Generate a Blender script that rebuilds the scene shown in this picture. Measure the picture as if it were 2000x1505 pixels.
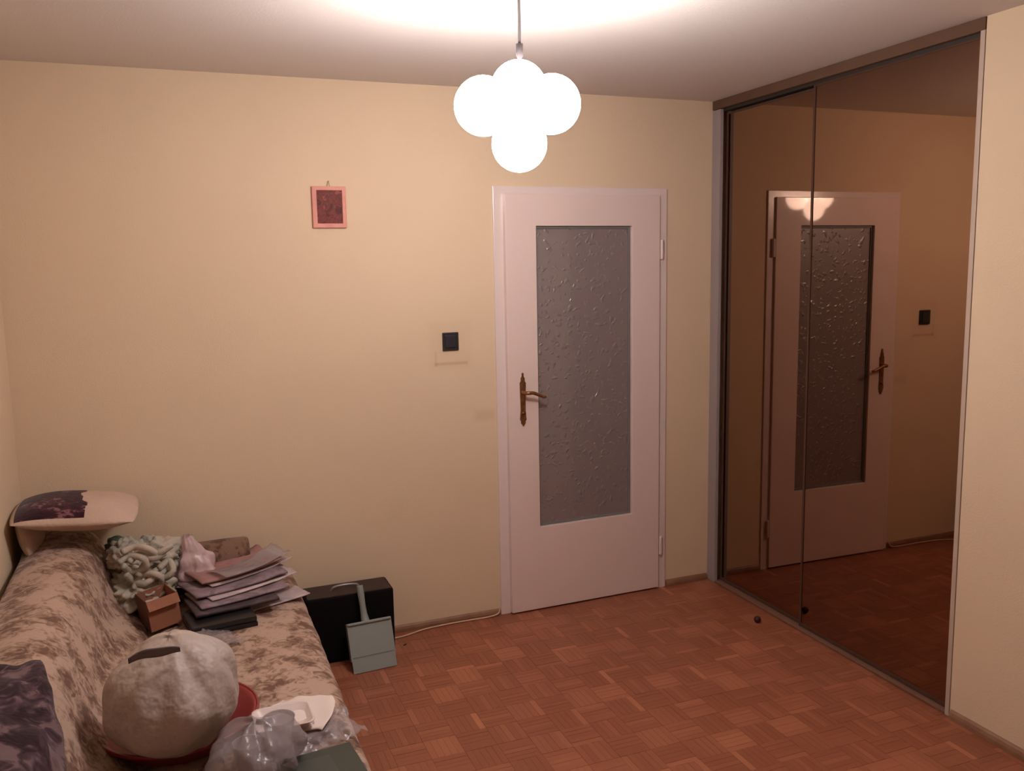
import bpy, bmesh, math, random
from mathutils import Vector, Matrix, noise
import numpy as np
random.seed(7)
for o in list(bpy.data.objects): bpy.data.objects.remove(o)
S = bpy.context.scene; COL = S.collection
# ---------------------------------------------------------------- camera, world, lamp, exposure
CAM = Vector((-1.429, -3.7763, 1.6761)); YAW, PITCH, ROLL, FPX = .3694, -.1378, -.0188, 1693.4
_f = Vector((math.sin(YAW)*math.cos(PITCH), math.cos(YAW)*math.cos(PITCH), math.sin(PITCH)))
_r0 = Vector((math.cos(YAW), -math.sin(YAW), 0)); _u0 = _r0.cross(_f)
_r = _r0*math.cos(ROLL) + _u0*math.sin(ROLL); _u = -_r0*math.sin(ROLL) + _u0*math.cos(ROLL)
cd = bpy.data.cameras.new('camera'); cam = bpy.data.objects.new('camera', cd); COL.objects.link(cam)
cd.sensor_width = 36; cd.lens = FPX*36/2000; cd.clip_start = .02
cam.matrix_world = Matrix(((_r.x, _u.x, -_f.x, CAM.x), (_r.y, _u.y, -_f.y, CAM.y), (_r.z, _u.z, -_f.z, CAM.z), (0, 0, 0, 1)))
S.camera = cam
w = bpy.data.worlds.new('world'); S.world = w; w.use_nodes = True
w.node_tree.nodes['Background'].inputs[0].default_value = (.5, .45, .4, 1)
w.node_tree.nodes['Background'].inputs[1].default_value = 0.0
S.view_settings.view_transform = 'Standard'; S.view_settings.look = 'None'; S.view_settings.gamma = 1
S.view_settings.use_curve_mapping = False; S.view_settings.exposure = 0.0
GLOBE_POWER = 56.0; GLOBE_COL = (1.0, .94, .95)
H, XL, XR, YF = 2.459, -2.035, 1.13, -4.7

def at(x, y, ax, v):
    """point of the place seen at photo position (x, y), on the plane axis ax = v"""
    d = _f + _r*(x-1000)/FPX - _u*(y-752.5)/FPX
    return CAM + d*((v-CAM[ax])/d[ax])

# ---------------------------------------------------------------- materials
def mat(name, col, rough=.6, metal=0, coat=0, bump=None, var=None, spec=.5, emit=None, coatr=.1, grain=None):
    m = bpy.data.materials.new(name); m.use_nodes = True; nt = m.node_tree; b = nt.nodes['Principled BSDF']
    b.inputs['Base Color'].default_value = (*col, 1); b.inputs['Roughness'].default_value = rough
    b.inputs['Metallic'].default_value = metal; b.inputs['Coat Weight'].default_value = coat
    b.inputs['Coat Roughness'].default_value = coatr; b.inputs['Specular IOR Level'].default_value = spec
    if emit:
        b.inputs['Emission Color'].default_value = (*emit[0], 1); b.inputs['Emission Strength'].default_value = emit[1]
    if var or bump:
        tc = nt.nodes.new('ShaderNodeTexCoord')
    if var:                                   # (scale, other colour, detail)
        n = nt.nodes.new('ShaderNodeTexNoise'); n.inputs['Scale'].default_value = var[0]; n.inputs['Detail'].default_value = var[2]
        nt.links.new(tc.outputs['Object'], n.inputs['Vector'])
        r = nt.nodes.new('ShaderNodeValToRGB'); r.color_ramp.elements[0].color = (*col, 1); r.color_ramp.elements[1].color = (*var[1], 1)
        r.color_ramp.elements[0].position = .38; r.color_ramp.elements[1].position = .64
        nt.links.new(n.outputs['Fac'], r.inputs[0]); nt.links.new(r.outputs[0], b.inputs['Base Color'])
    if bump:                                  # (scale, strength)
        n = nt.nodes.new('ShaderNodeTexNoise'); n.inputs['Scale'].default_value = bump[0]; n.inputs['Detail'].default_value = 4
        nt.links.new(tc.outputs['Object'], n.inputs['Vector'])
        bp = nt.nodes.new('ShaderNodeBump'); bp.inputs['Strength'].default_value = bump[1]; bp.inputs['Distance'].default_value = .01
        nt.links.new(n.outputs['Fac'], bp.inputs['Height']); nt.links.new(bp.outputs[0], b.inputs['Normal'])
    return m

def plastic(name, col, alpha=.5, rough=.25, bump=(14, .5)):
    """thin film: partly see-through, partly scattering, with a shine"""
    m = bpy.data.materials.new(name); m.use_nodes = True; nt = m.node_tree; N = nt.nodes; L = nt.links
    b = N['Principled BSDF']; b.inputs['Base Color'].default_value = (*col, 1); b.inputs['Roughness'].default_value = rough
    b.inputs['Alpha'].default_value = alpha; b.inputs['Specular IOR Level'].default_value = .7
    tc = N.new('ShaderNodeTexCoord'); n = N.new('ShaderNodeTexNoise'); n.inputs['Scale'].default_value = bump[0]; n.inputs['Detail'].default_value = 3
    L.new(tc.outputs['Object'], n.inputs['Vector']); bp = N.new('ShaderNodeBump'); bp.inputs['Strength'].default_value = bump[1]; bp.inputs['Distance'].default_value = .02
    L.new(n.outputs['Fac'], bp.inputs['Height']); L.new(bp.outputs[0], b.inputs['Normal'])
    return m

def wall_mat():
    m = mat('peach_yellow_wall_paint', (.72, .555, .38), .8, bump=(160, .12), var=(.8, (.69, .525, .36), 3), spec=.25)
    nt = m.node_tree; N = nt.nodes; L = nt.links; b = N['Principled BSDF']
    # old rectangular mark round the switch and a few rubbed spots (dirt with a shape of its own)
    geo = N.new('ShaderNodeNewGeometry'); sep = N.new('ShaderNodeSeparateXYZ'); L.new(geo.outputs['Position'], sep.inputs[0])
    def M(op, a, b_=None, c=None):
        n = N.new('ShaderNodeMath'); n.operation = op
        for i, v in enumerate((a, b_, c)):
            if v is None: continue
            if isinstance(v, (int, float)): n.inputs[i].default_value = v
            else: L.new(v, n.inputs[i])
        return n.outputs[0]
    def band(x, z, hx, hz, soft):
        dx = M('SUBTRACT', M('ABSOLUTE', M('SUBTRACT', sep.outputs[0], x)), hx)
        dz = M('SUBTRACT', M('ABSOLUTE', M('SUBTRACT', sep.outputs[2], z)), hz)
        d = M('MAXIMUM', dx, dz)
        return M('SUBTRACT', 1.0, M('MINIMUM', M('MAXIMUM', M('DIVIDE', d, soft), 0.0), 1.0))
    s = M('ADD', M('MULTIPLY', band(-.262, 1.236, .075, .003, .008), .5), M('MULTIPLY', band(-.335, 1.26, .002, .03, .008), .25))
    s = M('ADD', s, M('MULTIPLY', band(-.105, .985, .03, .006, .03), .35))
    s = M('ADD', s, M('MULTIPLY', band(-.262, 1.32, .085, .095, .03), .12))
    yb = M('GREATER_THAN', sep.outputs[1], -.02)
    s = M('MULTIPLY', s, yb)
    mx = N.new('ShaderNodeMix'); mx.data_type = 'RGBA'; L.new(s, mx.inputs[0])
    src = b.inputs['Base Color'].links[0].from_socket
    L.new(src, mx.inputs[6]); mx.inputs[7].default_value = (.50, .32, .19, 1)
    L.new(mx.outputs[2], b.inputs['Base Color'])
    return m
M_WALL = wall_mat()
M_CEIL = mat('white_ceiling_paint', (.68, .61, .56), .85, bump=(120, .08), spec=.2)
M_DOOR = mat('white_gloss_door_paint', (.78, .615, .56), .45, coat=1.0, coatr=.05, bump=(4, .03))
M_FRAME = mat('white_gloss_frame_paint', (.74, .61, .57), .4, coat=.6, coatr=.15)
M_BEAD = mat('grey_glazing_bead', (.17, .17, .16), .45)
M_BRASS = mat('aged_brass', (.36, .17, .07), .38, metal=.85, var=(60, (.22, .10, .045), 4))
M_BLACK = mat('black_plastic', (.018, .017, .018), .4)
M_BLACKR = mat('black_switch_rocker', (.025, .025, .03), .3)
M_TAUPE = mat('taupe_wardrobe_panel', (.135, .074, .046), .75, var=(9, (.125, .068, .042), 4), spec=.12)
M_POST = mat('pale_lilac_laminate', (.33, .275, .27), .5)
M_POSTR = mat('cream_laminate_post', (.50, .38, .30), .5)
M_BRONZE = mat('bronze_aluminium', (.085, .042, .028), .55, spec=.15)
M_TRACK = mat('brown_floor_track', (.19, .095, .062), .6, spec=.2)
M_DARK = mat('dark_rail_gap', (.03, .02, .015), .6)
M_MIRROR = mat('bronze_mirror', (.30, .19, .132), .015, metal=1)
M_SKIRT = mat('brown_wood_skirting', (.28, .14, .08), .5, var=(12, (.22, .10, .055), 5))
M_BASE = mat('dark_parquet_joint', (.16, .06, .032), .7)
M_CABLE = mat('cream_cable', (.62, .42, .30), .45)
M_CORD = mat('grey_lamp_cord', (.05, .04, .04), .5)
M_SOCK = mat('grey_lamp_collar', (.045, .036, .036), .7, spec=.2)
M_OPAL = mat('lit_opal_glass', (.9, .9, .9), .2, emit=(GLOBE_COL, GLOBE_POWER))
M_PINK = mat('pink_picture_frame', (.62, .22, .17), .55, var=(20, (.66, .27, .20), 3))
M_NAIL = mat('steel_nail', (.5, .45, .4), .3, metal=1)
M_CARD = mat('brown_cardboard', (.30, .115, .06), .8, bump=(70, .15))
M_CARDSHADE = mat('shaded_cardboard', (.12, .05, .03), .9)  # painted shade for the box's left side, turned from the lamp
M_CASE = mat('black_leatherette', (.005, .004, .004), .75, bump=(220, .3), spec=.12)
M_CASETOP = mat('dark_brown_case_top', (.045, .026, .021), .6, bump=(220, .3), spec=.35)
M_STRAPM = mat('worn_metal_handle', (.25, .21, .20), .35, metal=.5)
M_GREYP = mat('pale_grey_green_plastic', (.25, .27, .25), .5)
M_CREAM = mat('cream_cushion_cotton', (.58, .42, .33), .9, bump=(90, .4), var=(7, (.52, .37, .28), 3))
M_RED = mat('dark_red_plastic', (.27, .018, .024), .3, coat=.3)
M_REDBALL = mat('dark_red_rubber', (.045, .003, .003), .6)
M_WHITEP = mat('white_paper', (.74, .62, .56), .7, bump=(20, .1))
M_TRAY = mat('white_plastic_tray', (.72, .58, .53), .4)
M_GREENB = mat('dark_green_cardboard', (.028, .036, .026), .5, coat=.2)
M_GREENR = mat('green_printed_rim', (.045, .052, .045), .45)
M_SLOTSHADE = mat('handle_slot_shadow_grey', (.15, .12, .12), .7)
M_BLKBOX = mat('black_glossy_plastic', (.012, .010, .011), .3)
M_BAG = plastic('milky_plastic_bag', (.44, .35, .30), .95, .55, (15, .9))
M_BAGPINK = plastic('pinkish_plastic_bag', (.66, .47, .47), .85, .35, (16, .8))
M_CLEAR = plastic('clear_crinkled_film', (.44, .37, .38), .46, .26, (18, .8))
M_CUP = plastic('translucent_cup', (.48, .42, .42), .6, .2, (6, .1))
M_CLOTH1 = mat('white_knotted_fabric', (.50, .41, .33), .85, bump=(40, .4), var=(9, (.34, .33, .27), 2))
M_GREEN = mat('green_cloth', (.09, .13, .09), .85, bump=(60, .4))

def patterned(name, light, mid, dark, sc, stretch=(1, 1, 1), bumps=.5, thr=(.46, .54, .62)):
    m = bpy.data.materials.new(name); m.use_nodes = True; nt = m.node_tree; N = nt.nodes; L = nt.links
    b = N['Principled BSDF']; b.inputs['Roughness'].default_value = .95; b.inputs['Specular IOR Level'].default_value = .15
    b.inputs['Sheen Weight'].default_value = .15
    tc = N.new('ShaderNodeTexCoord'); mp = N.new('ShaderNodeMapping'); mp.inputs['Scale'].default_value = stretch
    L.new(tc.outputs['Object'], mp.inputs[0])
    n0 = N.new('ShaderNodeTexNoise'); n0.inputs['Scale'].default_value = sc*1.3; n0.inputs['Detail'].default_value = 2
    L.new(mp.outputs[0], n0.inputs['Vector'])
    mix = N.new('ShaderNodeMix'); mix.data_type = 'VECTOR'; mix.inputs[0].default_value = .12
    L.new(mp.outputs[0], mix.inputs[4]); L.new(n0.outputs['Color'], mix.inputs[5])
    v = N.new('ShaderNodeTexVoronoi'); v.inputs['Scale'].default_value = sc; v.feature = 'SMOOTH_F1'; v.inputs['Smoothness'].default_value = .25
    L.new(mix.outputs[1], v.inputs['Vector'])
    n1 = N.new('ShaderNodeTexNoise'); n1.inputs['Scale'].default_value = sc*2.4; n1.inputs['Detail'].default_value = 5; n1.inputs['Distortion'].default_value = 1.6
    L.new(mp.outputs[0], n1.inputs['Vector'])
    a = N.new('ShaderNodeMath'); a.operation = 'MULTIPLY_ADD'; L.new(v.outputs['Distance'], a.inputs[0]); a.inputs[1].default_value = -.55; L.new(n1.outputs['Fac'], a.inputs[2])
    a2 = N.new('ShaderNodeMath'); a2.operation = 'ADD'; L.new(a.outputs[0], a2.inputs[0]); a2.inputs[1].default_value = .26
    r = N.new('ShaderNodeValToRGB'); e = r.color_ramp.elements
    e[0].position = thr[0]; e[0].color = (*light, 1); e[1].position = thr[2]; e[1].color = (*dark, 1)
    k = e.new(thr[1]); k.color = (*mid, 1)
    L.new(a2.outputs[0], r.inputs[0]); L.new(r.outputs[0], b.inputs['Base Color'])
    bp = N.new('ShaderNodeBump'); bp.inputs['Strength'].default_value = bumps; bp.inputs['Distance'].default_value = .006
    L.new(n1.outputs['Fac'], bp.inputs['Height']); L.new(bp.outputs[0], b.inputs['Normal'])
    return m
M_SOFA = patterned('beige_brown_floral_plush', (.46, .315, .24), (.34, .215, .155), (.16, .08, .055), 12, thr=(.38, .49, .66))
M_BOLST = patterned('brown_floral_plush', (.20, .115, .08), (.15, .08, .055), (.10, .048, .033), 10)
M_THROW = patterned('dark_purple_patterned_throw', (.16, .10, .105), (.07, .035, .045), (.025, .010, .015), 8, thr=(.34, .43, .56))
M_FLOWER = patterned('deep_purple_flower_print', (.20, .09, .10), (.06, .014, .022), (.03, .006, .012), 12, thr=(.24, .34, .50))

def print_mat(name, cols, sc):
    m = bpy.data.materials.new(name); m.use_nodes = True; nt = m.node_tree; N = nt.nodes; L = nt.links
    b = N['Principled BSDF']; b.inputs['Roughness'].default_value = .6; b.inputs['Specular IOR Level'].default_value = .3
    tc = N.new('ShaderNodeTexCoord'); n = N.new('ShaderNodeTexNoise'); n.inputs['Scale'].default_value = sc; n.inputs['Detail'].default_value = 2; n.inputs['Distortion'].default_value = .8
    L.new(tc.outputs['Object'], n.inputs['Vector']); r = N.new('ShaderNodeValToRGB')
    e = r.color_ramp.elements; e[0].position = .36; e[0].color = (*cols[0], 1); e[1].position = .66; e[1].color = (*cols[-1], 1)
    for i, c in enumerate(cols[1:-1]):
        k = e.new(.36 + .3*(i+1)/(len(cols)-1)); k.color = (*c, 1)
    L.new(n.outputs['Fac'], r.inputs[0]); L.new(r.outputs[0], b.inputs['Base Color'])
    return m
M_PICT = print_mat('dark_red_picture_print', [(.075, .010, .006), (.19, .028, .018), (.10, .018, .010), (.26, .055, .040)], 34)
M_MAGR = print_mat('red_pink_magazine_cover', [(.29, .145, .13), (.36, .19, .175), (.27, .13, .13)], 9)
M_MAGG = print_mat('grey_lilac_magazine_cover', [(.17, .12, .13), (.28, .20, .22), (.22, .15, .17)], 14)
M_MAGW = print_mat('pale_leaflet_paper', [(.42, .33, .34), (.55, .43, .42), (.50, .38, .36)], 10)
M_MAGD = print_mat('dark_booklet_cover', [(.05, .03, .035), (.09, .06, .065), (.06, .04, .04)], 10)

def glass_mat():
    m = bpy.data.materials.new('hammered_obscure_glass'); m.use_nodes = True; nt = m.node_tree; N = nt.nodes; L = nt.links
    b = N['Principled BSDF']; b.inputs['Base Color'].default_value = (.36, .285, .28, 1); b.inputs['Roughness'].default_value = .42
    b.inputs['Transmission Weight'].default_value = .38; b.inputs['IOR'].default_value = 1.55; b.inputs['Specular IOR Level'].default_value = .9
    b.inputs['Coat Weight'].default_value = 1.0; b.inputs['Coat Roughness'].default_value = .06
    tc = N.new('ShaderNodeTexCoord')
    def bumps(scale, thr, seed):
        mp = N.new('ShaderNodeMapping'); mp.inputs['Location'].default_value = (seed, seed*2, seed*.7); L.new(tc.outputs['Object'], mp.inputs[0])
        n = N.new('ShaderNodeTexNoise'); n.inputs['Scale'].default_value = scale*.7; n.inputs['Detail'].default_value = 1; L.new(mp.outputs[0], n.inputs['Vector'])
        mx = N.new('ShaderNodeMix'); mx.data_type = 'VECTOR'; mx.inputs[0].default_value = .06; L.new(mp.outputs[0], mx.inputs[4]); L.new(n.outputs['Color'], mx.inputs[5])
        v = N.new('ShaderNodeTexVoronoi'); v.inputs['Scale'].default_value = scale; L.new(mx.outputs[1], v.inputs['Vector'])
        r = N.new('ShaderNodeMapRange'); r.interpolation_type = 'SMOOTHSTEP'; r.inputs[1].default_value = thr; r.inputs[2].default_value = thr*.3
        L.new(v.outputs['Distance'], r.inputs[0]); return r.outputs[0]
    a = N.new('ShaderNodeMath'); a.operation = 'ADD'; L.new(bumps(34, .38, 3), a.inputs[0]); L.new(bumps(21, .26, 8), a.inputs[1])
    bp = N.new('ShaderNodeBump'); bp.inputs['Strength'].default_value = .7; bp.inputs['Distance'].default_value = .0032
    L.new(a.outputs[0], bp.inputs['Height'])
    L.new(bp.outputs[0], b.inputs['Normal']); L.new(bp.outputs[0], b.inputs['Coat Normal'])
    return m
M_GLASS = glass_mat()

def wood_mat():
    m = bpy.data.materials.new('varnished_mosaic_parquet'); m.use_nodes = True; nt = m.node_tree; N = nt.nodes; L = nt.links
    b = N['Principled BSDF']; b.inputs['Roughness'].default_value = .42; b.inputs['Specular IOR Level'].default_value = .35
    at_ = N.new('ShaderNodeVertexColor'); at_.layer_name = 'tone'
    oi = N.new('ShaderNodeObjectInfo'); geo = N.new('ShaderNodeNewGeometry')
    tc = N.new('ShaderNodeTexCoord'); mp = N.new('ShaderNodeMapping'); mp.inputs['Scale'].default_value = (5, 60, 5)
    L.new(tc.outputs['Object'], mp.inputs[0])
    n = N.new('ShaderNodeTexNoise'); n.inputs['Scale'].default_value = 4; n.inputs['Detail'].default_value = 5; L.new(mp.outputs[0], n.inputs['Vector'])
    big = N.new('ShaderNodeTexNoise'); big.inputs['Scale'].default_value = 1.6; big.inputs['Detail'].default_value = 2; L.new(geo.outputs['Position'], big.inputs['Vector'])
    s1 = N.new('ShaderNodeMath'); s1.operation = 'MULTIPLY_ADD'; L.new(n.outputs['Fac'], s1.inputs[0]); s1.inputs[1].default_value = .25
    L.new(at_.outputs['Color'], s1.inputs[2])
    s2 = N.new('ShaderNodeMath'); s2.operation = 'MULTIPLY_ADD'; L.new(oi.outputs['Random'], s2.inputs[0]); s2.inputs[1].default_value = .16; L.new(s1.outputs[0], s2.inputs[2])
    s3 = N.new('ShaderNodeMath'); s3.operation = 'MULTIPLY_ADD'; L.new(big.outputs['Fac'], s3.inputs[0]); s3.inputs[1].default_value = .2; L.new(s2.outputs[0], s3.inputs[2])
    r = N.new('ShaderNodeValToRGB'); e = r.color_ramp.elements
    e[0].position = .35; e[0].color = (.27, .088, .044, 1); e[1].position = 1.0; e[1].color = (.60, .25, .13, 1)
    k = e.new(.70); k.color = (.41, .148, .077, 1)
    L.new(s3.outputs[0], r.inputs[0]); L.new(r.outputs[0], b.inputs['Base Color'])
    return m
M_WOOD = wood_mat()

# ---------------------------------------------------------------- helpers
def link(name, me, m, parent=None, smooth=False):
    o = bpy.data.objects.new(name, me); COL.objects.link(o)
    if m: 
        for x in (m if isinstance(m, list) else [m]): me.materials.append(x)
    if smooth: me.polygons.foreach_set('use_smooth', [True]*len(me.polygons))
    if parent:
        bpy.context.view_layer.update()
        o.parent = parent; o.matrix_parent_inverse = parent.matrix_world.inverted() if parent.type != 'NONE' else Matrix()
    return o
def tag(o, label=None, cat=None, group=None, kind=None):
    for k, v in (('label', label), ('category', cat), ('group', group), ('kind', kind)):
        if v: o[k] = v
    return o
def empty(name, loc, label=None, cat=None, group=None, kind=None):
    o = bpy.data.objects.new(name, None); COL.objects.link(o); o.location = loc; o.empty_display_size = .05
    o.matrix_world = Matrix.Translation(loc)
    return tag(o, label, cat, group, kind)
def bm_box(bm, x0, x1, y0, y1, z0, z1, bev=0, mi=0, M=None):
    r = bmesh.ops.create_cube(bm, size=1); vs = r['verts']
    for v in vs:
        v.co = Vector(((x0+x1)/2 + v.co.x*(x1-x0), (y0+y1)/2 + v.co.y*(y1-y0), (z0+z1)/2 + v.co.z*(z1-z0)))
        if M: v.co = M @ v.co
    fs = {f for v in vs for f in v.link_faces}
    for f in fs: f.material_index = mi
    if bev:
        es = list({e for v in vs for e in v.link_edges})
        bmesh.ops.bevel(bm, geom=es, offset=bev, segments=2, profile=.6, affect='EDGES')
def fin(bm, name, m, parent=None, smooth=False):
    me = bpy.data.meshes.new(name); bmesh.ops.recalc_face_normals(bm, faces=bm.faces); bm.to_mesh(me); bm.free()
    return link(name, me, m, parent, smooth)
def box(name, m, x0, x1, y0, y1, z0, z1, bev=.002, parent=None, M=None):
    bm = bmesh.new(); bm_box(bm, x0, x1, y0, y1, z0, z1, bev, 0, M); return fin(bm, name, m, parent)
def tube(name, m, pts, rad, parent=None, seg=10, closed=False, smoothpath=True):
    """a round bar along a path; rad is a number or a list"""
    P = [Vector(p) for p in pts]
    if smoothpath and len(P) > 2:
        Q = []
        for i in range(len(P)-1):
            p0, p1, p2, p3 = P[max(i-1, 0)], P[i], P[i+1], P[min(i+2, len(P)-1)]
            for k in range(5):
                t = k/5
                Q.append(.5*((2*p1) + (-p0+p2)*t + (2*p0-5*p1+4*p2-p3)*t*t + (-p0+3*p1-3*p2+p3)*t**3))
        Q.append(P[-1]); n0 = len(P); P = Q
        R = [rad]*len(P) if isinstance(rad, (int, float)) else [rad[min(i//5, n0-1)]*(1-(i % 5)/5) + rad[min(i//5+1, n0-1)]*((i % 5)/5) for i in range(len(P))]
    else: R = [rad]*len(P) if isinstance(rad, (int, float)) else list(rad)
    bm = bmesh.new(); rings = []; up = Vector((.13, .31, .94)).normalized()
    for i, p in enumerate(P):
        d = (P[min(i+1, len(P)-1)] - P[max(i-1, 0)]).normalized()
        a = d.cross(up)
        if a.length < .05: a = d.cross(Vector((1, 0, 0)))
        a.normalize(); b = d.cross(a)
        rings.append([bm.verts.new(p + R[i]*(a*math.cos(2*math.pi*k/seg) + b*math.sin(2*math.pi*k/seg))) for k in range(seg)])
    for A, B in zip(rings, rings[1:]):
        for k in range(seg): bm.faces.new((A[k], A[(k+1) % seg], B[(k+1) % seg], B[k]))
    bm.faces.new(rings[0][::-1]); bm.faces.new(rings[-1])
    return fin(bm, name, m, parent, True)
def lathe(name, m, prof, loc, parent=None, seg=32, wob=0, seed=0):
    bm = bmesh.new(); rings = []
    for (r, z) in prof:
        ring = []
        for k in range(seg):
            a = 2*math.pi*k/seg; q = 1 + wob*noise.noise(Vector((math.cos(a)*1.5+seed, math.sin(a)*1.5, z*8)))
            ring.append(bm.verts.new((loc[0]+r*q*math.cos(a), loc[1]+r*q*math.sin(a), loc[2]+z)))
        rings.append(ring)
    for A, B in zip(rings, rings[1:]):
        for k in range(seg): bm.faces.new((A[k], A[(k+1) % seg], B[(k+1) % seg], B[k]))
    bm.faces.new(rings[0][::-1]); bm.faces.new(rings[-1])
    return fin(bm, name, m, parent, True)
def blob(name, m, c, r, parent=None, amp=.15, freq=2.2, seed=0, sub=4, ridged=.0, flat=None, M=None, peak=None):
    """a soft lumpy body: an icosphere pushed about by noise, flattened where it rests"""
    bm = bmesh.new(); bmesh.ops.create_icosphere(bm, subdivisions=sub, radius=1)
    for v in bm.verts:
        d = v.co.normalized(); n = noise.noise(d*freq + Vector((seed*3.1, seed, 5))) + .5*noise.noise(d*freq*2.3 + Vector((seed, 9, seed)))
        q = 1 + amp*n
        if ridged: q += ridged*(abs(noise.noise(d*freq*1.6 + Vector((7, seed, 1)))) - .2)
        if peak and d.z > .3: 
            t = (d.z-.3)/.7; q += peak*t**3
        p = Vector((d.x*r[0]*q, d.y*r[1]*q, d.z*r[2]*q))
        if M: p = M @ p
        p += Vector(c)
        if flat is not None and p.z < flat: p.z = flat + (p.z-flat)*.03
        v.co = p
    return fin(bm, name, m, parent, True)
def pillow(name, m, c, sx, sy, h, parent=None, M=None, n=22, seed=0, mats=None, matf=None):
    """a stuffed cushion with a pinched seam all round"""
    bm = bmesh.new(); g = {}
    for side in (1, -1):
        for i in range(n+1):
            for j in range(n+1):
                u, v = i/n*2-1, j/n*2-1
                if side < 0 and (i in (0, n) or j in (0, n)): g[side, i, j] = g[1, i, j]; continue
                e = (max(0, 1-abs(u)**2.6)*max(0, 1-abs(v)**2.6))**.72
                pin = 1 - .07*(u*u*v*v) ; 
                x = sx/2*u*(1-.06*(1-e)*(1-abs(v))*0) * (1-.05*(1-v*v)*abs(u)**3*0) * pin
                y = sy/2*v*pin
                x *= 1 - .05*(1-v*v)*0 ; k = 1 + .10*noise.noise(Vector((u*1.7+seed, v*1.7, side)))
                p = Vector((x, y, side*h/2*e*k))
                if M: p = M @ p
                g[side, i, j] = bm.verts.new(p + Vector(c))
    for side in (1, -1):
        for i in range(n):
            for j in range(n):
                q = [g[side, i, j], g[side, i+1, j], g[side, i+1, j+1], g[side, i, j+1]]
                try: f = bm.faces.new(q if side > 0 else q[::-1])
                except ValueError: continue
                if matf: f.material_index = matf(side, (i+.5)/n, (j+.5)/n)
    return fin(bm, name, mats or m, parent, True)
def sheet(name, m, f, nu, nv, th=.0, parent=None, smooth=True):
    """a surface f(u,v) in 0..1, given a thickness"""
    bm = bmesh.new(); g = [[bm.verts.new(f(i/nu, j/nv)) for j in range(nv+1)] for i in range(nu+1)]
    for i in range(nu):
        for j in range(nv): bm.faces.new((g[i][j], g[i+1][j], g[i+1][j+1], g[i][j+1]))
    if th:
        bm.normal_update()
        low = [[bm.verts.new(v.co - v.normal*th) for v in row] for row in g]
        for i in range(nu):
            for j in range(nv): bm.faces.new((low[i][j], low[i][j+1], low[i+1][j+1], low[i+1][j]))
        for i in range(nu):
            bm.faces.new((g[i][0], low[i][0], low[i+1][0], g[i+1][0])); bm.faces.new((g[i+1][nv], low[i+1][nv], low[i][nv], g[i][nv]))
        for j in range(nv):
            bm.faces.new((g[0][j+1], low[0][j+1], low[0][j], g[0][j])); bm.faces.new((g[nu][j], low[nu][j], low[nu][j+1], g[nu][j+1]))
    return fin(bm, name, m, parent, smooth)

# ---------------------------------------------------------------- room shell
DW = .82                     # door leaf width, leaf from x=0
bm = bmesh.new()
bm_box(bm, XL-.12, -.035, 0, .12, -.05, H+.02); bm_box(bm, .855, 1.9, 0, .12, -.05, H+.02); bm_box(bm, -.035, .855, 0, .12, 2.02, H+.02)
tag(fin(bm, 'wall_back', M_WALL), 'peach yellow painted wall with the door, picture and switch', kind='structure')
tag(box('wall_left', M_WALL, XL-.12, XL, YF, 0, -.05, H+.02, 0), 'painted wall behind the sofa', kind='structure')
bm = bmesh.new(); bm_box(bm, XR, XR+.12, YF, -1.562, -.05, H+.02, 0)
tag(fin(bm, 'wall_right', M_WALL), 'peach yellow wall at the right of the mirrored wardrobe', kind='structure')
tag(box('wall_front', M_WALL, XL-.12, XR+.12, YF-.12, YF, -.05, H+.02, 0), 'wall behind the viewer', kind='structure')
tag(box('ceiling', M_CEIL, XL-.12, 1.9, YF-.12, .12, H, H+.1, 0), 'plain white painted ceiling', kind='structure')
floor = tag(box('floor', M_BASE, XL-.12, 1.9, YF-.12, 1.6, -.06, -.010, 0), 'reddish mosaic parquet floor', kind='structure')

# parquet: squares of five fingers, laid in alternating directions
SQ = .12; NF = 5
def finger_block(bm, x0, y0, rot, tones, lay):
    for k in range(NF):
        a, b_ = k*SQ/NF + .0003, (k+1)*SQ/NF - .0003; dz = random.uniform(-.0004, .0004)
        if rot: X0, X1, Y0, Y1 = x0+a, x0+b_, y0+.0005, y0+SQ-.0005
        else: X0, X1, Y0, Y1 = x0+.0005, x0+SQ-.0005, y0+a, y0+b_
        vs = [bm.verts.new(c) for c in ((X0, Y0, -.011), (X1, Y0, -.011), (X1, Y1, -.011), (X0, Y1, -.011),
                                         (X0, Y0, dz), (X1, Y0, dz), (X1, Y1, dz), (X0, Y1, dz))]
        for q in ((4, 5, 6, 7), (0, 1, 5, 4), (1, 2, 6, 5), (2, 3, 7, 6), (3, 0, 4, 7)):
            f = bm.faces.new([vs[i] for i in q])
            for l in f.loops: l[lay] = (tones[k],)*3 + (1,)
variants = []
for vi in range(10):
    bm = bmesh.new(); lay = bm.loops.layers.color.new('tone'); base = random.uniform(.28, .52)
    finger_block(bm, -SQ/2, -SQ/2, 0, [min(.68, max(0.02, base + random.gauss(0, .13))) for _ in range(NF)], lay)
    me = bpy.data.meshes.new('parquet_square'); bm.to_mesh(me); bm.free(); me.materials.append(M_WOOD); variants.append(me)
cells = []
nx, ny = int((1.84-XL)/SQ)+1, int(-YF/SQ)+1
for i in range(nx):
    for j in range(ny):
        x, y = XL + .01 + (i+.5)*SQ, -.02 - (j+.5)*SQ + .02
        if x > XR+.06 : continue
        d = Vector((x, y, 0)) - CAM; z = d.dot(_f)
        vis = z > .3 and abs(d.dot(_r)/z*FPX) < 1040 and -760 < d.dot(_u)/z*FPX and x > -1.03
        cells.append((0 if vis else 1, d.length, x, y, (i+j) % 2))
cells.sort(); rest = bmesh.new(); lay = rest.loops.layers.color.new('tone')
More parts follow.
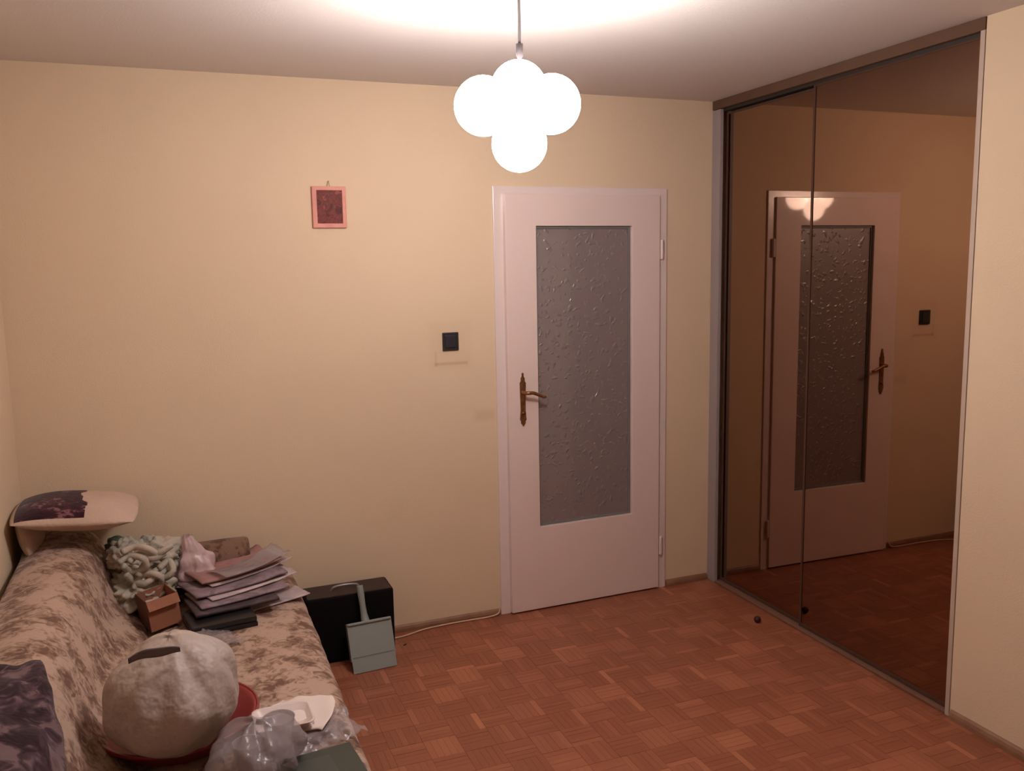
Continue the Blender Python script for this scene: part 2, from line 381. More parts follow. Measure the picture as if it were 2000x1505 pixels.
for n_, (hid, dd, x, y, par) in enumerate(cells):
    if not hid and n_ < 300:
        o = bpy.data.objects.new('parquet_square', random.choice(variants)); COL.objects.link(o)
        o.location = (x, y, 0); o.rotation_euler = (0, 0, (math.pi/2 if par else 0) + random.choice((0, math.pi))); o.parent = floor
    else:
        b0 = random.uniform(.28, .52)
        finger_block(rest, x-SQ/2, y-SQ/2, par, [min(.68, max(.02, b0+random.gauss(0, .13))) for _ in range(NF)], lay)
me = bpy.data.meshes.new('parquet_field'); rest.to_mesh(me); rest.free()
o = link('parquet_field', me, M_WOOD, floor); o['kind'] = 'stuff'

# skirting
def skirt(name, p0, p1, d, h, label):
    """a low quarter-round strip from p0 to p1, standing d off the wall"""
    p0, p1 = Vector(p0), Vector(p1); n = Vector(d).normalized(); t = Vector(d).length
    prof = [(0, 0), (t, 0), (t, h*.45), (t*.75, h*.8), (t*.3, h), (0, h)]
    bm = bmesh.new(); A = [bm.verts.new(p0+n*a+Vector((0, 0, z))) for a, z in prof]; B = [bm.verts.new(p1+n*a+Vector((0, 0, z))) for a, z in prof]
    for k in range(len(prof)): bm.faces.new((A[k], A[(k+1) % len(prof)], B[(k+1) % len(prof)], B[k]))
    bm.faces.new(A); bm.faces.new(B[::-1])
    return tag(fin(bm, name, M_SKIRT), label, kind='structure')
skirt('baseboard_back', (XL, 0, .0006), (-.05, 0, .0006), (0, -.014, 0), .030, 'low brown wooden skirting left of the door')
skirt('baseboard_corner', (.872, 0, .0006), (1.123, 0, .0006), (0, -.014, 0), .032, 'low brown wooden skirting between door and wardrobe')
skirt('baseboard_right', (XR, -1.57, .0006), (XR, YF, .0006), (-.014, 0, 0), .034, 'brown wooden skirting along the right wall')
skirt('baseboard_left', (XL, -.02, .0006), (XL, YF, .0006), (.014, 0, 0), .030, 'brown wooden skirting behind the sofa')

# dim hallway seen through the obscure glass
bm = bmesh.new(); 
M_HALL = mat('hall_wall_paint', (.55, .50, .48), .8)
bm_box(bm, -.9, 1.7, 1.5, 1.6, -.05, H); bm_box(bm, -.9, -.8, .12, 1.5, -.05, H); bm_box(bm, 1.6, 1.7, .12, 1.5, -.05, H); bm_box(bm, -.9, 1.7, .12, 1.6, H, H+.1)
tag(fin(bm, 'wall_hall', M_HALL), 'dim hallway beyond the glazed door', kind='structure')

# ---------------------------------------------------------------- door
door = empty('door_1', (.41, 0, 0), 'white glazed interior door with tall obscure glass pane and brass handle', kind='structure')
def ring(name, m, X0, X1, Z0, Z1, x0, x1, z0, z1, ya, yb, parent, bev=.002, open_bottom=False):
    bm = bmesh.new()
    O = [(X0, Z0), (X1, Z0), (X1, Z1), (X0, Z1)]; I = [(x0, z0), (x1, z0), (x1, z1), (x0, z1)]
    V = {}
    for s, y in (('a', ya), ('b', yb)):
        for k in range(4): V[s, 'o', k] = bm.verts.new((O[k][0], y, O[k][1])); V[s, 'i', k] = bm.verts.new((I[k][0], y, I[k][1]))
    for k in range(4):
        if open_bottom and k == 0: continue
        l = (k+1) % 4
        bm.faces.new((V['a', 'o', k], V['a', 'o', l], V['a', 'i', l], V['a', 'i', k])); bm.faces.new((V['b', 'o', l], V['b', 'o', k], V['b', 'i', k], V['b', 'i', l]))
        bm.faces.new((V['a', 'o', l], V['a', 'o', k], V['b', 'o', k], V['b', 'o', l])); bm.faces.new((V['a', 'i', k], V['a', 'i', l], V['b', 'i', l], V['b', 'i', k]))
    bmesh.ops.recalc_face_normals(bm, faces=bm.faces)
    if bev:
        es = [e for e in bm.edges if len(e.link_faces) == 2 and e.calc_face_angle(0) > .5]
        bmesh.ops.bevel(bm, geom=es, offset=bev, segments=2, profile=.6, affect='EDGES')
    return fin(bm, name, m, parent)
ring('door_frame', M_FRAME, -.047, .866, .0, 2.034, .004, .816, .0, 1.994, -.008, .11, door, .003, True)
ring('leaf', M_DOOR, 0, DW, .008, 2.0, .153, .662, .420, 1.853, -.020, .028, door, .003)
ring('glazing_bead', M_BEAD, .153, .662, .420, 1.853, .163, .650, .430, 1.841, -.004, .018, door, .002)
bm = bmesh.new(); bm_box(bm, .158, .656, .003, .008, .425, 1.847)
tag(fin(bm, 'glass_pane', M_GLASS, door), 'hammered obscure glass')
# long backplate with pointed ends, lever with a hooked tip
bm = bmesh.new(); cx, y0, y1 = .071, -.026, -.020
prof = [(.000, 1.178), (.005, 1.172), (.004, 1.160), (.010, 1.150), (.009, 1.138), (.015, 1.128), (.014, 1.10), (.013, 1.05), (.012, 1.00), (.015, .965), (.016, .955), (.010, .946), (.011, .938), (.005, .930), (.000, .921)]
out = [(cx+a, z) for a, z in prof] + [(cx-a, z) for a, z in prof[-2:0:-1]]
A = [bm.verts.new((x, y0, z)) for x, z in out]; B = [bm.verts.new((x, y1+.0004, z)) for x, z in out]
bm.faces.new(A); bm.faces.new(B[::-1])
for k in range(len(out)): bm.faces.new((A[k], B[k], B[(k+1) % len(out)], A[(k+1) % len(out)]))
plate = tag(fin(bm, 'door_handle', M_BRASS, door), 'aged brass lever on a long pointed backplate')
tube('lever', M_BRASS, [(.071, -.026, 1.085), (.071, -.055, 1.085), (.080, -.068, 1.085), (.105, -.070, 1.084), (.135, -.068, 1.072), (.160, -.066, 1.062), (.172, -.060, 1.060)], [.011, .009, .009, .008, .0075, .007, .006], plate)
tube('keyhole_rim', M_BRASS, [(.071, -.026, .985), (.071, -.030, .985)], .0065, plate, smoothpath=False)
for z in (1.735, .225):
    bm = bmesh.new(); bmesh.ops.create_cone(bm, cap_ends=True, segments=14, radius1=.0085, radius2=.0085, depth=.085)
    for v in bm.verts: v.co += Vector((.832, -.017, z))
    h = fin(bm, 'hinge', M_FRAME, door, False)
    bm = bmesh.new(); bmesh.ops.create_uvsphere(bm, u_segments=12, v_segments=8, radius=.0085)
    for v in bm.verts: v.co += Vector((.832, -.017, z+.046))
    fin(bm, 'hinge_cap', M_FRAME, h, True)

# the leaf stands a hair open on its hinges
def swing(o):
    for v in o.data.vertices:
        p = Matrix.Rotation(.022, 4, 'Z') @ (v.co - Vector((.82, 0, 0))); v.co = p + Vector((.82, 0, 0))
for o in bpy.data.objects:
    if o.type == 'MESH' and o.name.split('.')[0] in ('leaf', 'glazing_bead', 'glass_pane', 'door_handle', 'lever', 'keyhole_rim'): swing(o)

# ---------------------------------------------------------------- mirrored wardrobe
XW = 1.127
wr = empty('wardrobe', (1.4, -.78, 0), 'built-in wardrobe with two tall bronze mirror sliding doors', 'wardrobe')
box('side_post', M_POST, XW, XW+.02, -.068, -.001, .0008, H-.045, .003, wr)['label'] = 'pale lilac grey left post'
box('side_post', M_POSTR, XW, XW+.05, -1.560, -1.541, .0008, H-.036, .003, wr)['label'] = 'narrow cream right post'
box('fascia', M_TAUPE, XW-.001, XW+.02, -1.560, -.001, H-.043, H-.0008, .002, wr)['label'] = 'taupe strip under the ceiling'
box('top_rail', M_DARK, XW+.022, XW+.075, -1.540, -.068, H-.055, H-.002, .001, wr)
box('floor_track', M_TRACK, XW+.002, XW+.08, -1.540, -.068, .0008, .012, .003, wr)
def mdoor(y0, y1, x, z0, z1, label):
    d = box('sliding_door', M_TAUPE, x+.005, x+.012, y0, y1, z0, z1, .001, wr); d['label'] = label
    box('mirror', M_MIRROR, x+.0005, x+.0045, y0+.006, y1-.006, z0+.010, z1-.010, 0, d)
    for a, b_ in ((y0, y0+.011), (y1-.011, y1)): box('stile', M_BRONZE, x-.003, x+.004, a, b_, z0, z1, .001, d)
    box('rail', M_BRONZE, x-.002, x+.004, y0+.011, y1-.011, z0, z0+.016, .001, d); box('rail', M_BRONZE, x-.002, x+.004, y0+.011, y1-.011, z1-.010, z1, .001, d)
mdoor(-1.538, -.708, 1.1525, .014, H-.052, 'near bronze mirror door, in front')
mdoor(-.745, -.070, 1.166, .014, H-.062, 'far bronze mirror door, set back')
box('carcass', M_TAUPE, 1.24, 1.86, -1.60, -.001, .0008, H-.001, .002, wr)

# ---------------------------------------------------------------- ceiling lamp
LX, LY = -.457, -1.375
lamp = empty('pendant_lamp', (LX, LY, H), 'lit pendant lamp of four white opal globes on a thin grey cord', 'lamp')
lathe('ceiling_cup', M_SOCK, [(.010, -.018), (.035, -.014), (.045, -.006), (.046, -.0005)], (LX, LY, H), lamp)
tube('cord', M_CORD, [(LX, LY, H-.016), (LX+.001, LY, 2.38), (LX, LY, 2.296)], .0042, lamp)
lathe('collar', M_SOCK, [(.004, .0), (.010, -.002), (.0100, -.034), (.006, -.042), (.005, -.15)], (LX, LY, 2.304), lamp, seg=20)
def sight(x, y, dist):
    d = _f + _r*(x-1000)/FPX - _u*(y-752.5)/FPX; return CAM + d*dist
for (x, y, dist, lb) in ((944, 207, 2.40, 'left globe'), (1077, 203.5, 2.40, 'right globe'), (1013, 174, 2.505, 'upper globe'), (1014.5, 281, 2.54, 'lowest globe')):
    c = sight(x, y, dist); bm = bmesh.new(); bmesh.ops.create_uvsphere(bm, u_segments=56, v_segments=36, radius=.0810)
    for v in bm.verts: v.co += c
    g = fin(bm, 'globe', M_OPAL, lamp, True); g['label'] = lb
    tube('arm', M_SOCK, [(LX, LY, 2.15), Vector((LX, LY, 2.15)).lerp(c, .6)], .008, g, smoothpath=False)

# ---------------------------------------------------------------- wall things
pic = empty('wall_picture', (-.785, 0, 1.93), 'small dark red picture in a pink frame hanging on a nail', 'picture')
ring('frame', M_PINK, -.857, -.714, 1.847, 2.020, -.837, -.731, 1.866, 2.003, -.014, -.001, pic, .003)
box('print', M_PICT, -.840, -.728, -.009, -.002, 1.862, 2.006, 0, pic)
tube('nail', M_NAIL, [(-.784, -.0005, 2.040), (-.784, -.010, 2.041)], .0022, pic, smoothpath=False)
tube('hanging_loop', M_NAIL, [(-.790, -.006, 2.022), (-.784, -.008, 2.038), (-.778, -.006, 2.022)], .0012, pic, seg=6)
sw = empty('light_switch', (-.265, 0, 1.338), 'square black light switch left of the door', 'switch')
box('faceplate', M_BLACK, -.303, -.227, -.010, -.0005, 1.297, 1.379, .003, sw)
box('rocker', M_BLACKR, -.291, -.239, -.0135, -.0095, 1.309, 1.367, .003, sw)
# cable lying along the skirting, ending up by the door frame
cp = [at(770, 1246, 2, .005), at(830, 1228, 2, .005), at(880, 1216, 2, .005), at(920, 1208, 2, .006), at(950, 1199, 2, .008)]
cp = [Vector((p.x, min(p.y, -.022), .005)) for p in cp]
cp = [Vector((-.80, -.026, .005))] + cp + [Vector((-.070, -.020, .012)), Vector((-.058, -.016, .035))]
tag(tube('cable', M_CABLE, cp, .0036), 'thin cream cable lying along the foot of the back wall', 'cable')
# little dark red ball and a dark crumb on the parquet
bc = Vector((1.0155, -.582, .0165))
ball = blob('ball', M_REDBALL, bc, (.0165, .0165, .0158), amp=.10, freq=3, seed=3, sub=3)
tag(ball, 'tiny dark red ball on the parquet near the mirror doors', 'ball')
tag(blob('crumb', M_DARK, at(791, 1258, 2, .003), (.011, .004, .0026), amp=.5, freq=3, seed=9, sub=2, M=Matrix.Rotation(.5, 3, 'Z')), 'dark crumb on the parquet right of the dustpan', 'debris')

# ---------------------------------------------------------------- sofa
YN, YB = -2.35, -.030       # near and far ends
SZ = .40
sofa = empty('sofa', (-1.5, -1.2, 0), 'low sofa bed in beige and brown floral plush against the left wall', 'sofa')
def loft(name, m, prof, y0, y1, n, amp, parent, seed=0, endr=.05, wr_=0):
    """closed profile (x,z) swept along y with soft ends and slack in the cover"""
    bm = bmesh.new(); cx = sum(p[0] for p in prof)/len(prof); cz = sum(p[1] for p in prof)/len(prof); rings = []
    # refine profile
    P = []; K = len(prof)
    for i in range(K):
        p0, p1, p2, p3 = [Vector(prof[(i+d) % K]) for d in (-1, 0, 1, 2)]
        for k in range(6):
            t = k/6; P.append(.5*((2*p1)+(-p0+p2)*t+(2*p0-5*p1+4*p2-p3)*t*t+(-p0+3*p1-3*p2+p3)*t**3))
    ts = [0, .004, .012, .03] + [.03+.94*i/n for i in range(1, n)] + [.97, .988, .996, 1]
    for t in ts:
        y = y0+(y1-y0)*t; e = min(t, 1-t)*abs(y1-y0); s = 1
        if e < endr: s = 1 - .10*(1-math.sqrt(max(0, 1-(1-e/endr)**2)))
        ring_ = []
        for p in P:
            x = cx+(p.x-cx)*s; z = cz+(p.y-cz)*s
            n_ = noise.noise(Vector((x*4, y*3.2, z*4+seed)))*amp
            if wr_: n_ += wr_*noise.noise(Vector(((x-z)*6, (y*1.0+x*.5+z*.6)*26, seed)))
            d = Vector((x-cx, z-cz)).normalized()
            ring_.append(bm.verts.new((x+d.x*n_, y, max(z+d.y*n_, .01))))
        rings.append(ring_)
    L_ = len(P)
    for A, B in zip(rings, rings[1:]):
        for k in range(L_): bm.faces.new((A[k], A[(k+1) % L_], B[(k+1) % L_], B[k]))
    bm.faces.new(rings[0][::-1]); bm.faces.new(rings[-1])
    return fin(bm, name, m, parent, True)
loft('seat', M_SOFA, [(-1.70, .10), (-1.70, .34), (-1.58, .385), (-1.40, .40), (-1.15, .40), (-1.055, .385), (-1.018, .34), (-1.010, .22), (-1.015, .10), (-1.3, .09)], YN, YB, 60, .010, sofa, 1, .06, .004)
loft('backrest', M_SOFA, [(-2.015, .12), (-2.018, .40), (-2.015, .62), (-1.975, .675), (-1.90, .695), (-1.825, .69), (-1.775, .655), (-1.735, .58), (-1.69, .48), (-1.62, .41), (-1.59, .37), (-1.62, .28), (-1.70, .15), (-1.85, .10)], YN, YB-.01, 60, .012, sofa, 4, .06, .005)
box('base', M_BOLST, -2.0, -1.035, YN+.03, YB-.02, .045, .16, .01, sofa)
for (x, y) in ((-1.95, -.12), (-1.10, -.12), (-1.95, YN+.12), (-1.10, YN+.12)):
    box('foot', M_BLACK, x-.03, x+.03, y-.03, y+.03, .0008, .05, .004, sofa)
# bolster at the far end of the seat
bm = bmesh.new(); ringv = []
for i, t in enumerate((0, .01, .03, .2, .4, .6, .8, .97, .99, 1)):
    x = -1.67+.467*t; rr = .088*(1 - (.12 if t in (0, 1) else .04 if t in (.01, .99) else 0))
    ringv.append([bm.verts.new((x, -.122+rr*math.cos(a), .497+rr*.92*math.sin(a) + .004*noise.noise(Vector((x*9, a, 0))))) for a in [2*math.pi*k/24 for k in range(24)]])
for A, B in zip(ringv, ringv[1:]):
    for k in range(24): bm.faces.new((A[k], A[(k+1) % 24], B[(k+1) % 24], B[k]))
bm.faces.new(ringv[0]); bm.faces.new(ringv[-1][::-1])
tag(fin(bm, 'bolster_cushion', M_BOLST, None, True), 'dark brown patterned bolster at the far end of the sofa seat', 'cushion')

# pillows in the corner
Mp = Matrix.Rotation(math.radians(5), 3, 'Y') @ Matrix.Rotation(math.radians(2), 3, 'X')
pc = Vector((-1.815, -.235, .797))
def pf(side, u, v):
    return 1 if (side > 0 and u < .56+.03*math.sin(v*9)+.012*math.sin(v*31) and .05 < v < .95 and u > .03) else 0
tag(pillow('pillow', None, pc, .425, .37, .115, M=Mp, seed=2, n=84, mats=[M_CREAM, M_FLOWER], matf=pf),
    'cream pillow with dark purple flower print lying on top of the backrest', 'pillow')
Mc = Matrix.Rotation(math.radians(80), 3, 'X') @ Matrix.Rotation(0, 3, 'Z')
tag(pillow('cushion', M_CREAM, Vector((-1.982, -.20, .728)), .17, .30, .075, M=Matrix.Rotation(math.radians(78), 3, 'Y'), seed=5), 'plain cream cushion wedged on edge between left wall and flowered pillow', 'cushion')
# dark throw over the near end of the backrest
tp = [(-1.99, .702), (-1.92, .725), (-1.83, .722), (-1.765, .69), (-1.715, .60), (-1.665, .49), (-1.63, .44)]
def thr(u, v):
    y = -1.42 - u*.9 + .05*math.sin(v*5+1)*(1-u); s = v*(len(tp)-1)*(.40+.28*min(1, u*2.2)); k = min(int(s), len(tp)-2); f = s-k
    x = tp[k][0]*(1-f)+tp[k+1][0]*f; z = tp[k][1]*(1-f)+tp[k+1][1]*f; n_ = .014*noise.noise(Vector((y*9, v*5, 2))) + .012
    return Vector((x+n_*.7, y, z+n_+.004))
tag(sheet('throw_blanket', M_THROW, thr, 50, 40, .007), 'dark purple patterned throw over the near end of the sofa back', 'blanket')

# ---------------------------------------------------------------- things on the seat
T = SZ+.004
# white and green knotted cloth
c0 = at(275, 1115, 1, -.33)
cb = empty('crumpled_clothes', (c0.x, c0.y, T), 'tangle of white and pale green cloth between backrest and cardboard box', 'clothes')
blob('cloth', M_CLOTH1, Vector((c0.x-.005, c0.y+.02, .475)), (.115, .125, .085), cb, amp=.35, freq=2.3, seed=3, sub=5, ridged=.3, flat=T)
blob('cloth', M_CLOTH1, at(305, 1075, 1, -.24)-Vector((0, 0, .015)), (.095, .075, .065), cb, amp=.35, freq=2.3, seed=6, sub=5, ridged=.3, flat=T)
blob('cloth', M_CLOTH1, at(248, 1078, 1, -.26)-Vector((0, 0, .01)), (.065, .07, .060), cb, amp=.3, freq=2.2, seed=8, sub=5, ridged=.3, flat=T)
blob('green_cloth', M_GREEN, at(232, 1058, 1, -.20)-Vector((0, 0, .015)), (.05, .04, .035), cb, amp=.3, freq=3, seed=11, sub=4)['label'] = 'dark green piece'
for pp in ([(232, 1100), (250, 1086), (280, 1090), (285, 1108), (258, 1116), (240, 1104)], [(270, 1125), (285, 1098), (315, 1078), (335, 1064)], [(262, 1150), (275, 1125), (300, 1120), (318, 1132), (305, 1150)],
           [(245, 1120), (262, 1135), (282, 1140), (300, 1128), (325, 1112)], [(238, 1078), (262, 1068), (290, 1072), (312, 1086)], [(252, 1098), (272, 1082), (300, 1090), (322, 1078)], [(310, 1110), (330, 1095), (338, 1115), (322, 1128), (308, 1118)]):
    tube('twisted_strand', M_CLOTH1, [at(x, y, 1, -.40+.02*math.sin(k*2)) for k, (x, y) in enumerate(pp)], .0125, cb, seg=8)
# pink bag standing up
pb = at(378, 1085, 1, -.27)
def pbag(u, v):
    a = u*2*math.pi; q = (1-v)**.75; n_ = noise.noise(Vector((math.cos(a)*2.2, math.sin(a)*2.2, v*5)))
    r_ = .016 + .072*q**1.5*(1+.55*n_)
    return Vector((pb.x + r_*math.cos(a)*1.15 + .022*q - .018*v, pb.y + r_*math.sin(a)*.7, T + .06 + v*.195 + .012*n_))
tag(sheet('plastic_bag', M_BAGPINK, pbag, 40, 26), 'pinkish plastic bag bunched to a point beside the bolster', 'bag')
# stack of magazines and leaflets
def mag(x, y, z, w_, d_, rot, tilt, curl, m, th, label, nm='magazine'):
    R_ = Matrix.Rotation(math.radians(rot), 3, 'Z') @ Matrix.Rotation(math.radians(tilt), 3, 'Y')
    def f(u, v):
        p = Vector(((u-.5)*w_, (v-.5)*d_, 0)); p.z = curl*((u-.5)**2*4 + .3*math.sin(v*4+u*3) + .9*max(0, u-.6)*noise.noise(Vector((u*5, v*4, z*90)))*3) + th
        return R_ @ p + Vector((x, y, z))
    o = sheet(nm, m, f, 12, 8, th); return tag(o, label, nm.replace('_', ' '), 'papers piled on the sofa seat')
mag(-1.30, -.50, T+.047, .30, .19, 12, 0, .004, M_MAGD, .012, 'dark booklet, lowest of the paper pile')
mag(-1.275, -.45, T+.062, .33, .20, 16, -1, .006, M_MAGG, .008, 'grey magazine above the dark booklet in the pile')
mag(-1.235, -.40, T+.074, .36, .16, 24, -2, .008, M_MAGW, .004, 'pale leaflet sticking out to the right of the pile', 'leaflet')
mag(-1.285, -.37, T+.082, .36, .21, 19, -2, .010, M_MAGG, .008, 'grey lilac magazine in the middle of the pile')
mag(-1.245, -.30, T+.094, .35, .17, 27, -3, .012, M_MAGW, .004, 'bright white leaflet near the top of the pile', 'leaflet')
mag(-1.285, -.29, T+.108, .33, .22, 22, -3, .012, M_MAGR, .008, 'red and pink magazine topmost on the pile')
mag(-1.145, -.42, T+.001, .26, .12, 22, 0, .003, M_MAGW, .003, 'pale leaflet lying on the seat right of the pile', 'leaflet')
mag(-1.215, -.33, T+.124, .30, .13, 30, -4, .016, M_CLEAR, .0012, 'clear plastic sleeve lying loosely on top of the paper pile', 'document_sleeve')
# black box under the pile
bb = empty('black_case', (-1.36, -.60, T), 'flat black plastic case under the front of the paper pile', 'case')
Mb = Matrix.Translation((-1.345, -.605, T)) @ Matrix.Rotation(math.radians(8), 4, 'Z')
box('body', M_BLKBOX, -.115, .115, -.075, .095, 0, .020, .005, bb, Mb); box('lid', M_BLKBOX, -.113, .113, -.073, .093, .021, .041, .006, bb, Mb)
# cardboard box
cbx = empty('cardboard_box', (-1.53, -.50, T), 'small open brown cardboard box beside the paper pile', 'box')
Mb = Matrix.Translation((-1.548, -.475, T)) @ Matrix.Rotation(math.radians(20), 4, 'Z') @ Matrix.Rotation(math.radians(-6), 4, 'Y')
for nm, a in (('front_panel', (-.055, .055, -.06, -.057, 0, .115)), ('back_panel', (-.055, .055, .057, .06, 0, .115)), ('left_panel', (-.055, -.052, -.057, .057, 0, .115)), ('right_panel', (.052, .055, -.057, .057, 0, .115)), ('bottom_panel', (-.052, .052, -.057, .057, 0, .003))):
    box(nm, M_CARDSHADE if nm == 'left_panel' else M_CARD, *a, 0.0006, cbx, Mb)
box('flap', M_CARD, -.055, .055, -.0015, .0015, 0, .035, .0006, cbx, Mb @ Matrix.Translation((0, -.062, .115)) @ Matrix.Rotation(math.radians(150), 4, 'X'))
# clear film between box and white bag
fc = at(395, 1248, 2, T+.02)
def film(cx, cy, z, w_, d_, rot, amp, seed):
    R_ = Matrix.Rotation(math.radians(rot), 3, 'Z')
    def f(u, v):
        n_ = noise.noise(Vector((u*4, v*3+seed, seed))); n2 = noise.noise(Vector((u*11, v*8, seed)))
        e = math.sin(math.pi*u)*math.sin(math.pi*v)
        return R_ @ Vector(((u-.5)*w_*(1+.25*n_), (v-.5)*d_*(1+.25*n2), 0)) + Vector((cx, cy, z + abs(n_)*amp + abs(n2)*amp*.4 + e*amp))
    return f
tag(sheet('plastic_wrap', M_CLEAR, film(fc.x, fc.y, T+.004, .22, .17, 15, .030, 3), 34, 26), 'crinkled clear plastic wrap lying behind the round white bag', 'plastic wrap')
# red basin with the big white bag in it
bc = Vector((-1.490, -1.335, T))
bs = empty('red_basin', bc, 'shallow dark red plastic basin under the round white bag', 'basin')
lathe('bowl', M_RED, [(.02, .0), (.145, .0), (.165, .004), (.202, .048), (.209, .053), (.207, .057), (.203, .058), (.195, .052), (.158, .011), (.145, .007), (.02, .006)], bc, bs, 48)
lathe('rim', M_RED, [(.207, .050), (.206, .059), (.209, .061), (.213, .059), (.214, .052), (.211, .049)], bc, bs, 48)
gc = at(338, 1352, 2, T+.185)
wb = empty('white_bag', (gc.x, gc.y, T+.01), 'big round milky white plastic bag resting in the red basin', 'bag')
def bagf(u, v):
    a = u*2*math.pi; ph = v*math.pi; st = math.sin(ph); ct = math.cos(ph)
    n_ = noise.noise(Vector((math.cos(a)*1.4, math.sin(a)*1.4, ct*1.6+3))) ; pl = noise.noise(Vector((a*3.2 if a < math.pi else (2*math.pi-a)*3.2, ct*1.2, 4)))
    top = max(0, ct)
    r_ = .166*st*(1+.10*n_) * (1+.12*pl*(.5 + 1.2*top) - .05*math.exp(-((a-5.3)/.12)**2)*(1-top*.5)); z = .150*ct*(1+.05*n_) + .010*top**3 - .022*max(0, -math.cos(a-.5))*st*top
    p = Vector((gc.x + r_*math.cos(a), gc.y + r_*math.sin(a), gc.z - .005 + z)); p.z = max(p.z, T+.012)
    return p
sheet('bag_body', M_BAG, bagf, 96, 60, 0, wb)
sa, sb = at(250, 1290, 1, gc.y-.115), at(352, 1268, 1, gc.y-.095)
def slotf(u, v):
    p = sa.lerp(sb, u); return p + Vector((0, -.002 + .006*v,   .012 - .026*(.5+(v-.5)*(.55+.45*math.sin(math.pi*u))) + .010*math.sin(math.pi*u) + .003*math.sin(u*8)))
sheet('handle_slot_shade', M_SLOTSHADE, slotf, 12, 4, .003, wb)['label'] = 'shadowed handle slot across the top, its shade painted dark grey'  # flat dark band stands for the shadow in the bag's handle slot
# white napkin, tray, clear bag with cup, green box
ncr = [at(545, 1362, 2, T+.05), at(660, 1352, 2, T+.05), at(500, 1412, 2, T+.035), at(640, 1432, 2, T+.04)]
def napf(u, v):
    p = ncr[0].lerp(ncr[1], u).lerp(ncr[2].lerp(ncr[3], u), v); 
    n_ = noise.noise(Vector((u*2.5, v*2.5, 8))); s = .018*math.sin(math.pi*v)*math.sin(u*7); cr = (max(0, abs(u*2-1)+abs(v*2-1)-1.35))*.10; p = p.lerp((ncr[0]+ncr[1]+ncr[2]+ncr[3])/4, cr*3)
    k = .012*noise.noise(Vector((u*3, v*3, 1)))
    return p + Vector((k + s*.4, k*1.5 + s, .012*n_))
tag(sheet('napkin', M_WHITEP, napf, 28, 20, .0015), 'crumpled white paper napkin lying near the sofa edge', 'napkin')
tc_ = [at(553, 1402, 2, T+.06)]
tr = empty('plastic_tray', (tc_[0].x, tc_[0].y, T), 'small rounded white plastic tray lying on the napkin', 'tray')
def rrect(bm, cx, cy, hw, hd, r, z, rot, n=6):
    out = []
    for q, (sx, sy) in enumerate(((1, 1), (-1, 1), (-1, -1), (1, -1))):
        for k in range(n+1):
            a = q*math.pi/2 + k/n*math.pi/2
            p = Matrix.Rotation(rot, 2) @ Vector((sx*(hw-r)+r*math.cos(a), sy*(hd-r)+r*math.sin(a))); out.append(bm.verts.new((cx+p.x, cy+p.y, z)))
    return out
bm = bmesh.new(); rs = [rrect(bm, tc_[0].x, tc_[0].y, a, b_, .022, T+z, math.radians(2)) for a, b_, z in ((.062, .050, .040), (.072, .060, .066), (.078, .066, .068), (.078, .066, .066), (.071, .059, .062), (.063, .051, .044))]
for A, B in zip(rs, rs[1:]):
    for k in range(len(A)): bm.faces.new((A[k], A[(k+1) % len(A)], B[(k+1) % len(A)], B[k]))
bm.faces.new(rs[0][::-1]); bm.faces.new(rs[-1])
fin(bm, 'tray_body', M_TRAY, tr, True)
c3 = at(615, 1425, 2, T+.02)
tag(sheet('plastic_wrap', M_CLEAR, film(c3.x, c3.y, T+.002, .24, .16, 20, .030, 12), 40, 30), 'crinkled clear plastic film under the white napkin', 'plastic wrap')
c4 = at(500, 1470, 2, T+.06)
cbg = empty('clear_bag', (c4.x, c4.y, T), 'translucent plastic bag holding a cup, between red basin and napkin', 'bag')
def cbf(u, v):
    a = u*2*math.pi; ph = .04+v*(math.pi-.08); st = math.sin(ph); n_ = noise.noise(Vector((math.cos(a)*2+2, math.sin(a)*2, v*3))); n2 = noise.noise(Vector((math.cos(a)*6, math.sin(a)*6, v*7)))
    r_ = (.105*st)*(1+.35*n_+.10*n2); return Vector((c4.x + r_*math.cos(a)*1.05, c4.y - .02 + r_*math.sin(a), max(T+.003, T+.075 + .078*math.cos(ph)*(1+.3*n_))))
sheet('film', M_CLEAR, cbf, 64, 40, 0, cbg)
c5 = at(482, 1470, 2, T+.05)
lathe('cup', M_CUP, [(.02, .006), (.026, .006), (.036, .095), (.038, .096), (.034, .092), (.024, .010), (.02, .010)], (c5.x, c5.y-.03, T), cbg, 28)
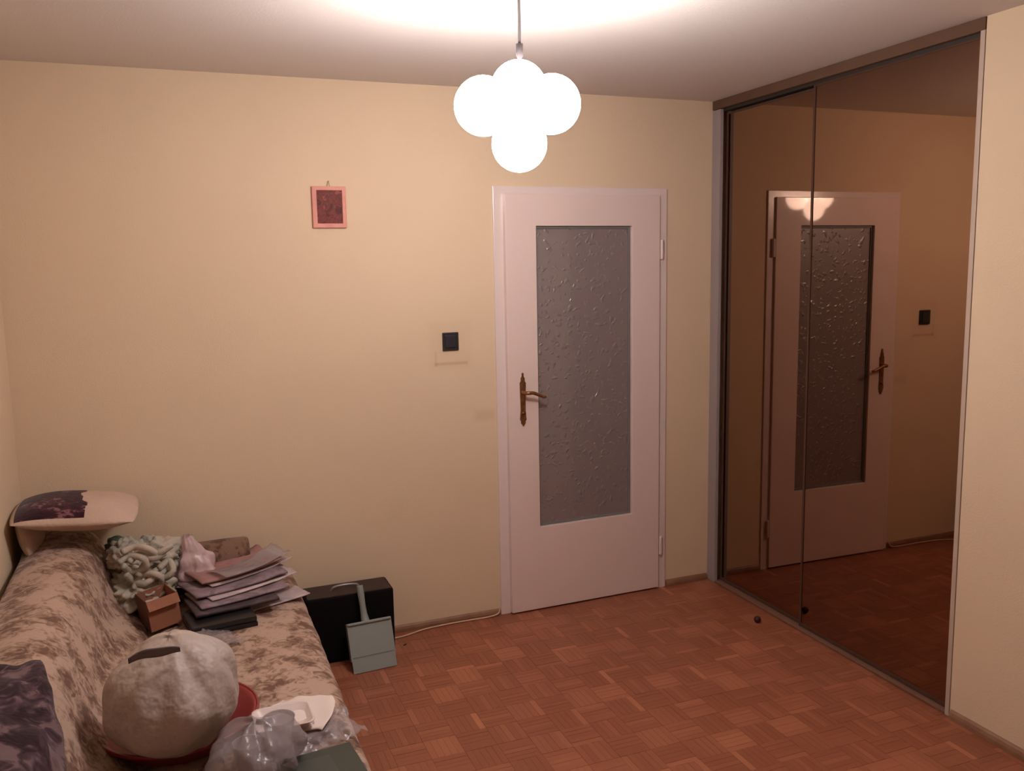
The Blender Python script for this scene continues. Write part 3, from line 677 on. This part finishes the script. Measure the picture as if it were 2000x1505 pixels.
lathe('cup', M_CUP, [(.02, .006), (.032, .006), (.040, .118), (.042, .119), (.037, .114), (.028, .010), (.02, .010)], (c5.x+.085, c5.y+.02, T), cbg, 28)
gb = empty('green_box', (-1.16, -1.78, T), 'flat dark green cardboard box at the bottom of the sofa pile', 'box')
Mg = Matrix.Translation((-1.150, -1.755, T)) @ Matrix.Rotation(math.radians(6), 4, 'Z')
box('tray_part', M_GREENB, -.098, .093, -.135, .135, 0, .020, .003, gb, Mg); box('lid', M_GREENB, -.10, .095, -.137, .137, .012, .030, .004, gb, Mg); box('label_panel', M_GREENR, -.07, .03, -.10, .10, .030, .0312, .0003, gb, Mg)

# ---------------------------------------------------------------- case and dustpan on the floor
cs = empty('suitcase', (-.80, -.12, 0), 'black suitcase standing on the floor between sofa and back wall', 'suitcase')
box('shell', M_CASE, -.995, -.618, -.205, -.125, .0008, .292, .008, cs); box('lid', M_CASE, -.995, -.618, -.122, -.045, .0008, .292, .008, cs)
box('top_panel', M_CASETOP, -.985, -.626, -.196, -.052, .290, .2945, .002, cs)
hd = tube('handle', M_STRAPM, [(-.875, -.130, .292), (-.862, -.131, .308), (-.815, -.132, .313), (-.768, -.131, .308), (-.755, -.130, .292)], .0065, cs)
dp = empty('dustpan', (-.74, -.33, 0), 'pale grey plastic dustpan leaning upright against the black suitcase', 'dustpan')
Md = Matrix.Translation((-.739, -.345, .0015)) @ Matrix.Rotation(math.radians(4), 4, 'Z') @ Matrix.Rotation(math.radians(-22), 4, 'X')
box('pan', M_GREYP, -.094, .094, -.003, .003, 0, .205, .002, dp, Md)
for s in (-1, 1): box('side_wall', M_GREYP, s*.094-.0025, s*.094+.0025, -.003, .026, .05, .205, .002, dp, Md)
box('back_wall', M_GREYP, -.094, .094, -.012, .028, .196, .206, .003, dp, Md)
bxr = box('ridge', M_BEAD, -.090, .090, -.0042, -.0030, .062, .067, .0004, dp, Md)
hp = [Md @ Vector(p) for p in ((-.012, .010, .200), (-.014, .012, .235), (-.016, .006, .270), (-.018, .0, .32), (-.019, -.002, .355))]
tube('handle', M_GREYP, hp, [.019, .0145, .0125, .0145, .0135], dp, seg=14)
